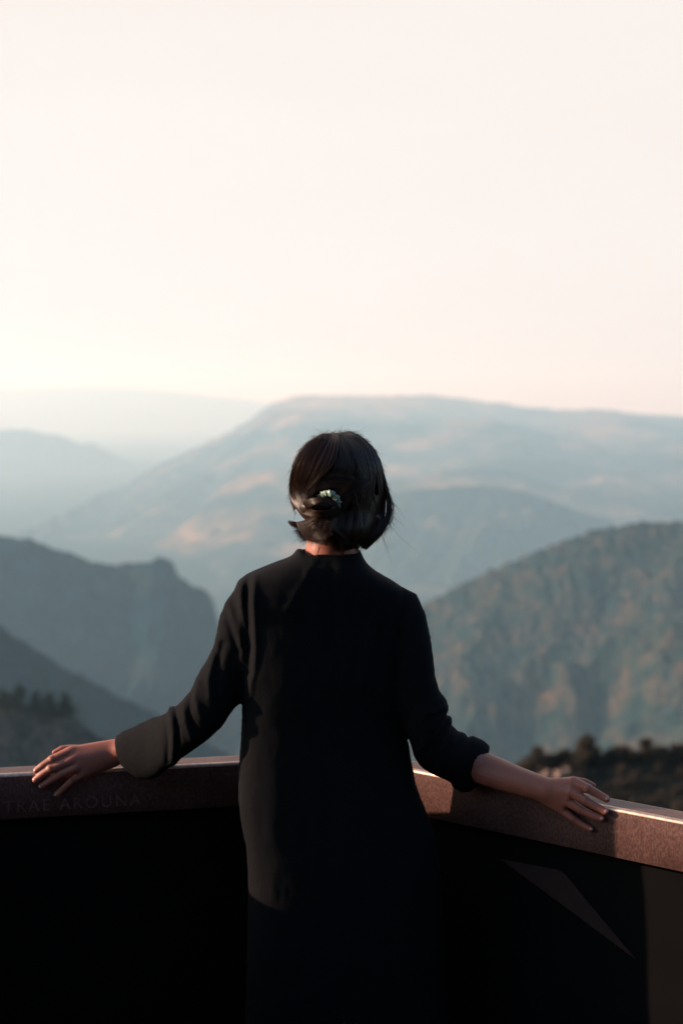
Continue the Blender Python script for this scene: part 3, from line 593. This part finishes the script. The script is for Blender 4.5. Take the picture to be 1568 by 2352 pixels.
ball(V, Fc, hp(1090, 960, -.0), 1, (110*hm_, .040, 190*hm_), k=3)
limb(V, Fc, [hp(1165, 1150, -.01), hp(1120, 1260, -.015), hp(1050, 1370, -.02), hp(1012, 1440, -.02)], [75*hm_, 88*hm_, 70*hm_, 36*hm_])
hair = remeshed('hair', V, Fc, M['hair'], person, .004, 4)
hair['label'] = 'short black hair twisted into a low bun with loose side strands'
co = get_co(hair.data); keep = (co[:, 1]-HY > .062) & (co[:, 2] < hc.z+.035)   # leave the face free
co[keep, 1] = HY+.062-.04
set_co(hair.data, co)
TV, TF = [], []; tn = 0
def smooth_line(g, n):
    g = np.array(g, float); t = np.concatenate([[0], np.cumsum(np.hypot(*(g[1:, :2]-g[:-1, :2]).T))]); t /= t[-1]
    s = np.linspace(0, 1, n); out = np.stack([np.interp(s, t, g[:, k]) for k in range(g.shape[1])], 1)
    for _ in range(3): out[1:-1] = (out[:-2]+2*out[1:-1]+out[2:])/4
    return out
def strands(gA, gB, count, n=18, jit=6, off=(0, .008), rad=.00040, taper=.25, wave=6, tip_spread=0, clump=1):
    """hair between two guide lines (x, y[, extra depth]) of the head crop"""
    global tn
    A = smooth_line([g if len(g) == 3 else (*g, 0) for g in gA], n); B = smooth_line([g if len(g) == 3 else (*g, 0) for g in gB], n)
    t = rng.random(count)
    nc = max(clump, 5); ci = rng.integers(0, nc, count); dt = rng.normal(size=count)*.30; t = np.clip((ci+.5+dt)/nc, -.04, 1.04); coff = rng.random(nc); cph = rng.random(nc)*6.3
    L = A[None]*(1-t[:, None, None]) + B[None]*t[:, None, None]
    s = np.linspace(0, 1, n)[None]
    ph = cph[ci][:, None] + rng.normal(size=(count, 1))*.5; w = wave*1.6*np.sin(s*(3+3*coff[ci][:, None])+ph)
    jx = rng.normal(size=(count, 1))*jit; jy = rng.normal(size=(count, 1))*jit
    grow = (.35+.65*s) + tip_spread*s*s
    X = L[..., 0] + (jx+w)*grow; Y = L[..., 1] + (jy+w*.5)*grow
    ln = .82+.18*rng.random((count, 1))                              # uneven lengths
    idx = s*ln*(n-1); i0 = np.minimum(idx.astype(int), n-2); fr_ = idx-i0
    r_ = np.arange(count)[:, None]
    X = X[r_, i0]*(1-fr_)+X[r_, i0+1]*fr_; Y = Y[r_, i0]*(1-fr_)+Y[r_, i0+1]*fr_
    E = L[..., 2]; E = E[r_, i0]*(1-fr_)+E[r_, i0+1]*fr_
    o_ = off[0] + (off[1]-off[0])*(.25*rng.random((count, 1)) + .75*coff[ci][:, None]) + .0026*np.clip(1-(dt[:, None]/.55)**2, -.5, 1) - .0010
    Pt = HPn(X, Y, o_ + E)
    T = np.gradient(Pt, axis=1); T /= np.linalg.norm(T, axis=2, keepdims=True)+1e-9
    up = np.array([0, 1.0, 0.1]); a = np.cross(T, up); a /= np.linalg.norm(a, axis=2, keepdims=True)+1e-9; b = np.cross(T, a)
    rr = rad*(.7+.6*rng.random((count, 1)))*(1-(1-taper)*s**2)
    ring = np.stack([Pt + (a*math.cos(k*2.0944)+b*math.sin(k*2.0944))*rr[..., None] for k in range(3)], 2)   # count, n, 3, xyz
    base = tn + np.arange(count)[:, None, None]*n*3 + np.arange(n-1)[None, :, None]*3 + np.arange(3)[None, None, :]
    nx = tn + np.arange(count)[:, None, None]*n*3 + np.arange(n-1)[None, :, None]*3 + (np.arange(3)[None, None, :]+1) % 3
    TF.append(np.stack([base, nx, nx+3, base+3], -1).reshape(-1, 4)); TV.append(ring.reshape(-1, 3)); tn += count*n*3
# left side swept back towards the bun
strands([(590, 165), (430, 212), (290, 350), (205, 500), (172, 680), (165, 840), (205, 970), (260, 1040), (340, 1085)], [(670, 165), (620, 330), (560, 500), (480, 640), (430, 760), (390, 850), (340, 920)], 1500, off=(.001, .010), clump=34)
strands([(640, 165), (600, 250), (520, 420), (450, 560), (400, 700), (350, 800), (290, 880)], [(720, 160), (720, 330), (680, 480), (600, 600), (520, 660), (430, 720), (360, 800)], 1000, off=(.004, .013), clump=26)
strands([(880, 860), (950, 1080), (985, 1300), (965, 1450)], [(1180, 860), (1235, 1060), (1215, 1230), (1090, 1400), (1012, 1484)], 1200, off=(.0, .008), jit=7, clump=16, taper=.2)
# crown to the middle
strands([(660, 160), (690, 330), (690, 520), (640, 640), (560, 700)], [(860, 145), (900, 330), (900, 520), (860, 700), (760, 860)], 900, off=(.001, .008), clump=24)
strands([(620, 700), (760, 720), (860, 800), (880, 960), (840, 1100)], [(980, 560), (1060, 700), (1080, 860), (1040, 1010), (960, 1150)], 1100, off=(.0, .008), clump=26)
strands([(880, 640), (800, 760), (760, 880), (730, 1000)], [(980, 700), (900, 860), (820, 980), (720, 1080)], 500, off=(.002, .009), clump=14)
# crossing band above the bun
strands([(1080, 720), (900, 640), (700, 600), (500, 630), (380, 700), (300, 800)], [(1020, 900), (900, 800), (720, 760), (560, 760), (440, 810), (380, 870)], 800, off=(.002, .009), jit=12, clump=18)
# right side falling straight
strands([(720, 155), (880, 300), (970, 600), (980, 900), (920, 1200), (860, 1420)], [(850, 138), (940, 170), (1050, 245), (1150, 480), (1150, 760), (1080, 1000), (1000, 1250), (930, 1440)], 1500, off=(.001, .008), clump=30)
strands([(840, 138), (1020, 225), (1120, 400), (1165, 640), (1195, 860), (1205, 1050), (1130, 1210), (1040, 1340), (1000, 1470)], [(850, 136), (945, 164), (1060, 240), (1170, 370), (1218, 600), (1258, 800), (1264, 1000), (1256, 1180), (1195, 1330), (1030, 1480)], 1300, off=(-.004, .006), jit=4, wave=3)
strands([(850, 136), (955, 168), (1075, 245), (1190, 400), (1222, 600), (1244, 780), (1288, 960), (1288, 1120), (1190, 1290), (1020, 1484)], [(855, 134), (960, 166), (1082, 248), (1198, 400), (1235, 600), (1290, 790), (1350, 960), (1352, 1080), (1290, 1245), (1030, 1490)], 600, off=(-.006, .004), jit=3, wave=3)
strands([(1010, 880), (1130, 960), (1160, 1100), (1100, 1240), (1000, 1400)], [(1080, 800), (1180, 900), (1200, 1040), (1150, 1200), (1040, 1420)], 160, off=(-.01, .0), jit=6)
strands([(900, 1080), (1020, 1130), (1130, 1100), (1200, 1060)], [(880, 1140), (1000, 1185), (1100, 1180), (1200, 1130)], 90, off=(-.01, .0), jit=6)
# lower left flick
strands([(470, 1060), (410, 1110), (330, 1160), (240, 1180), (180, 1165), (148, 1142)], [(560, 1080), (470, 1180), (350, 1230), (240, 1230), (175, 1200), (160, 1175)], 500, off=(-.012, .004), jit=7, taper=.15)
strands([(500, 1080), (430, 1190), (340, 1250), (250, 1260), (205, 1240)], [(620, 1080), (560, 1240), (450, 1340), (350, 1362), (270, 1385)], 700, off=(-.012, .004), jit=9, taper=.15, tip_spread=1.0)
# nape
strands([(560, 1050), (540, 1200), (500, 1300), (450, 1365)], [(760, 1050), (740, 1200), (700, 1330), (650, 1420)], 600, off=(-.006, .004), jit=16, taper=.15, tip_spread=1)
strands([(720, 1050), (710, 1220), (680, 1390), (640, 1490)], [(1000, 1050), (990, 1230), (960, 1400), (900, 1530)], 1100, off=(-.006, .004), jit=18, taper=.15, tip_spread=1)
strands([(620, 1180), (700, 1260), (780, 1330), (850, 1350)], [(640, 1240), (700, 1340), (760, 1400), (860, 1410)], 130, off=(0, .008), jit=14)
strands([(760, 1400), (790, 1500), (770, 1600), (700, 1715)], [(740, 1400), (750, 1500), (745, 1590), (720, 1680)], 26, off=(.034, .038), jit=5, rad=.00022)
strands([(520, 1440), (500, 1500), (470, 1590), (430, 1680)], [(500, 1440), (490, 1500), (460, 1560), (440, 1650)], 8, off=(.034, .038), jit=4, rad=.0002)
# loose, untidy strands lying over the swept hair
strands([(560, 170), (400, 240), (270, 400), (210, 600), (200, 780), (260, 960), (380, 1050)], [(700, 170), (640, 380), (560, 560), (470, 700), (400, 820), (360, 940)], 420, off=(.007, .015), jit=22, wave=14, rad=.00030)
strands([(660, 165), (760, 330), (800, 560), (760, 800)], [(860, 150), (1040, 300), (1120, 560), (1100, 860)], 320, off=(.002, .009), jit=16, wave=12, rad=.00030)
strands([(1000, 640), (900, 680), (780, 760), (640, 800)], [(1080, 720), (960, 800), (840, 900), (760, 1000)], 160, off=(.012, .020), jit=22, wave=16, rad=.00028)
strands([(500, 1100), (420, 1200), (340, 1280), (240, 1330)], [(700, 1120), (660, 1260), (580, 1360), (470, 1400)], 260, off=(.0, .014), jit=22, wave=14, rad=.00030, tip_spread=1.4)
# bun: loops of hair wound over the tie
strands([(720, 960), (640, 900), (520, 885), (400, 900), (310, 960), (300, 1040), (380, 1085)], [(700, 1010), (640, 960), (540, 945), (440, 955), (390, 990), (400, 1020), (450, 1040)], 800, off=(.008, .016), jit=8, clump=16)
strands([(330, 930), (280, 1000), (320, 1070), (430, 1100), (560, 1110), (680, 1090), (760, 1020)], [(420, 960), (380, 1010), (420, 1040), (500, 1050), (600, 1050), (680, 1030), (720, 980)], 700, off=(.008, .016), jit=8, clump=16)
# flyaways
for k in range(330):
    x0 = rng.uniform(480, 900); y0 = 165 + .0006*(x0-700)**2 + rng.uniform(0, 18); an = rng.normal()*.7 + (x0-660)/330; ln_ = rng.gamma(2, 42)
    bend = rng.normal()*.5 + .35*np.sign(an)
    g = [(x0, y0)] + [(x0+ln_*f*math.sin(an+bend*f), y0-ln_*f*math.cos(an+bend*f)*.62) for f in (.33, .66, 1)]
    strands(g, g, 1, n=9, jit=1, off=(-.02, .02), rad=.00026, wave=5, taper=.3)
for k in range(120):
    f = rng.random(); ys = 300+f*1050; xs = float(np.interp(ys, [300, 470, 640, 860, 960, 1160, 1300, 1350], [1110, 1200, 1232, 1300, 1345, 1335, 1250, 1210])); ln_ = rng.gamma(2, 45)
    an = rng.normal()*.35 + .35; g = [(xs-12, ys-30), (xs, ys)] + [(xs+ln_*q*math.sin(an), ys+ln_*q*math.cos(an)*1.1) for q in (.4, .8, 1.2)]
    strands(g, g, 1, n=10, jit=1, off=(-.02, .01), rad=.00026, wave=8, taper=.3)
for k in range(60):
    ys = rng.uniform(300, 1250); xs = float(np.interp(ys, [250, 350, 500, 700, 860, 1000, 1250], [385, 290, 208, 170, 175, 225, 230])); ln_ = rng.gamma(2, 22)
    an = rng.normal()*.6 + .5; g = [(xs+10, ys-20), (xs, ys)] + [(xs-ln_*q*math.sin(an), ys+ln_*q*math.cos(an)) for q in (.5, 1)]
    strands(g, g, 1, n=8, jit=1, off=(-.02, .01), rad=.00026, wave=6, taper=.3)
OUT = [(230, 1040), (185, 950), (165, 860), (160, 760), (172, 650), (190, 540), (225, 450), (285, 350), (360, 265), (450, 200), (540, 163), (650, 158), (760, 143), (850, 135), (950, 165), (1070, 245), (1185, 395), (1225, 560), (1262, 720), (1310, 850), (1348, 980), (1340, 1130), (1280, 1250), (1150, 1390)]
OUT = np.array(OUT, float)
for k in range(420):
    f = rng.random()*(len(OUT)-1.001); i = int(f); p_ = OUT[i]*(1-f+i)+OUT[i+1]*(f-i); tg = OUT[i+1]-OUT[i]; tg /= np.hypot(*tg); 
    if p_[0] < 700: tg = -tg
    nm = np.array([tg[1], -tg[0]]); nm *= np.sign(nm @ (p_-np.array([700, 700]))); ln_ = rng.gamma(2, 20)+20; lf = abs(rng.normal())*.28
    g = [tuple(p_-tg*ln_*.6-nm*10), tuple(p_-nm*2), tuple(p_+tg*ln_*.5+nm*lf*ln_*.6), tuple(p_+tg*ln_+nm*lf*ln_*1.3)]
    strands(g, g, 1, n=8, jit=1, off=(-.01, .01), rad=.00030, wave=3, taper=.2)
loose = mesh_obj('strands', np.concatenate(TV), np.concatenate(TF), M['hair'], hair); loose['label'] = 'fine glossy strands and flyaways'
# scrunchie: a gathered satin ring round the base of the bun
V, Fc = [], []; nu, nv = 160, 14
cx, cy = 602, 948
for i in range(nu):
    t = 2*math.pi*i/nu
    ex = cx + 114*math.cos(t); ey = cy - 112*math.sin(t)
    lf = .5-.5*math.cos(t-math.radians(40)); c = Vector(HPn(ex, ey, .022 - .040*lf**1.5 - .034*math.exp(-((ex-480)/190)**2-((ey-985)/120)**2))); ra = Vector((math.cos(t), 0, math.sin(t)))
    ruf = 1 + .15*math.sin(t*12+2.5*math.sin(t*3)) + .07*math.sin(t*22+1.7*math.sin(t*5))
    for j in range(nv):
        a = 2*math.pi*j/nv; rr = .0060*ruf*(1+.16*math.sin(2*a+t*13)+.07*math.sin(3*a+t*27))
        V.append(c + ra*rr*math.cos(a) + Vector((0, -1, 0))*rr*.75*math.sin(a))
for i in range(nu):
    for j in range(nv): Fc.append((i*nv+j, ((i+1) % nu)*nv+j, ((i+1) % nu)*nv+(j+1) % nv, i*nv+(j+1) % nv))
o = mesh_obj('hair_tie', V, Fc, M['satin'], person); o['label'] = 'mint green satin scrunchie round the bun'
# ---------------------------------------------------------------- haze
hb = [(-20000, -3000, G-60), (20000, -3000, G-60), (20000, 37000, G-60), (-20000, 37000, G-60)]
hv = hb + [(x, y, 420) for x, y, z in hb]
hz_o = mesh_obj('haze', hv, [(3, 2, 1, 0), (4, 5, 6, 7), (0, 1, 5, 4), (1, 2, 6, 5), (2, 3, 7, 6), (3, 0, 4, 7)], None, None, False)
hm = bpy.data.materials.new('valley_haze'); hm.use_nodes = True; t = hm.node_tree; t.nodes.remove(t.nodes['Principled BSDF'])
pv = t.nodes.new('ShaderNodeVolumePrincipled'); pv.inputs['Color'].default_value = (.365, .58, .72, 1); pv.inputs['Absorption Color'].default_value = (1, 1, 1, 1)
pv.inputs['Density'].default_value = 1.2e-4; pv.inputs['Anisotropy'].default_value = .3
t.links.new(pv.outputs[0], [n for n in t.nodes if n.type == 'OUTPUT_MATERIAL'][0].inputs['Volume']); hz_o.data.materials.append(hm)
tag(hz_o, label='pale blue haze filling the valley', kind='stuff')
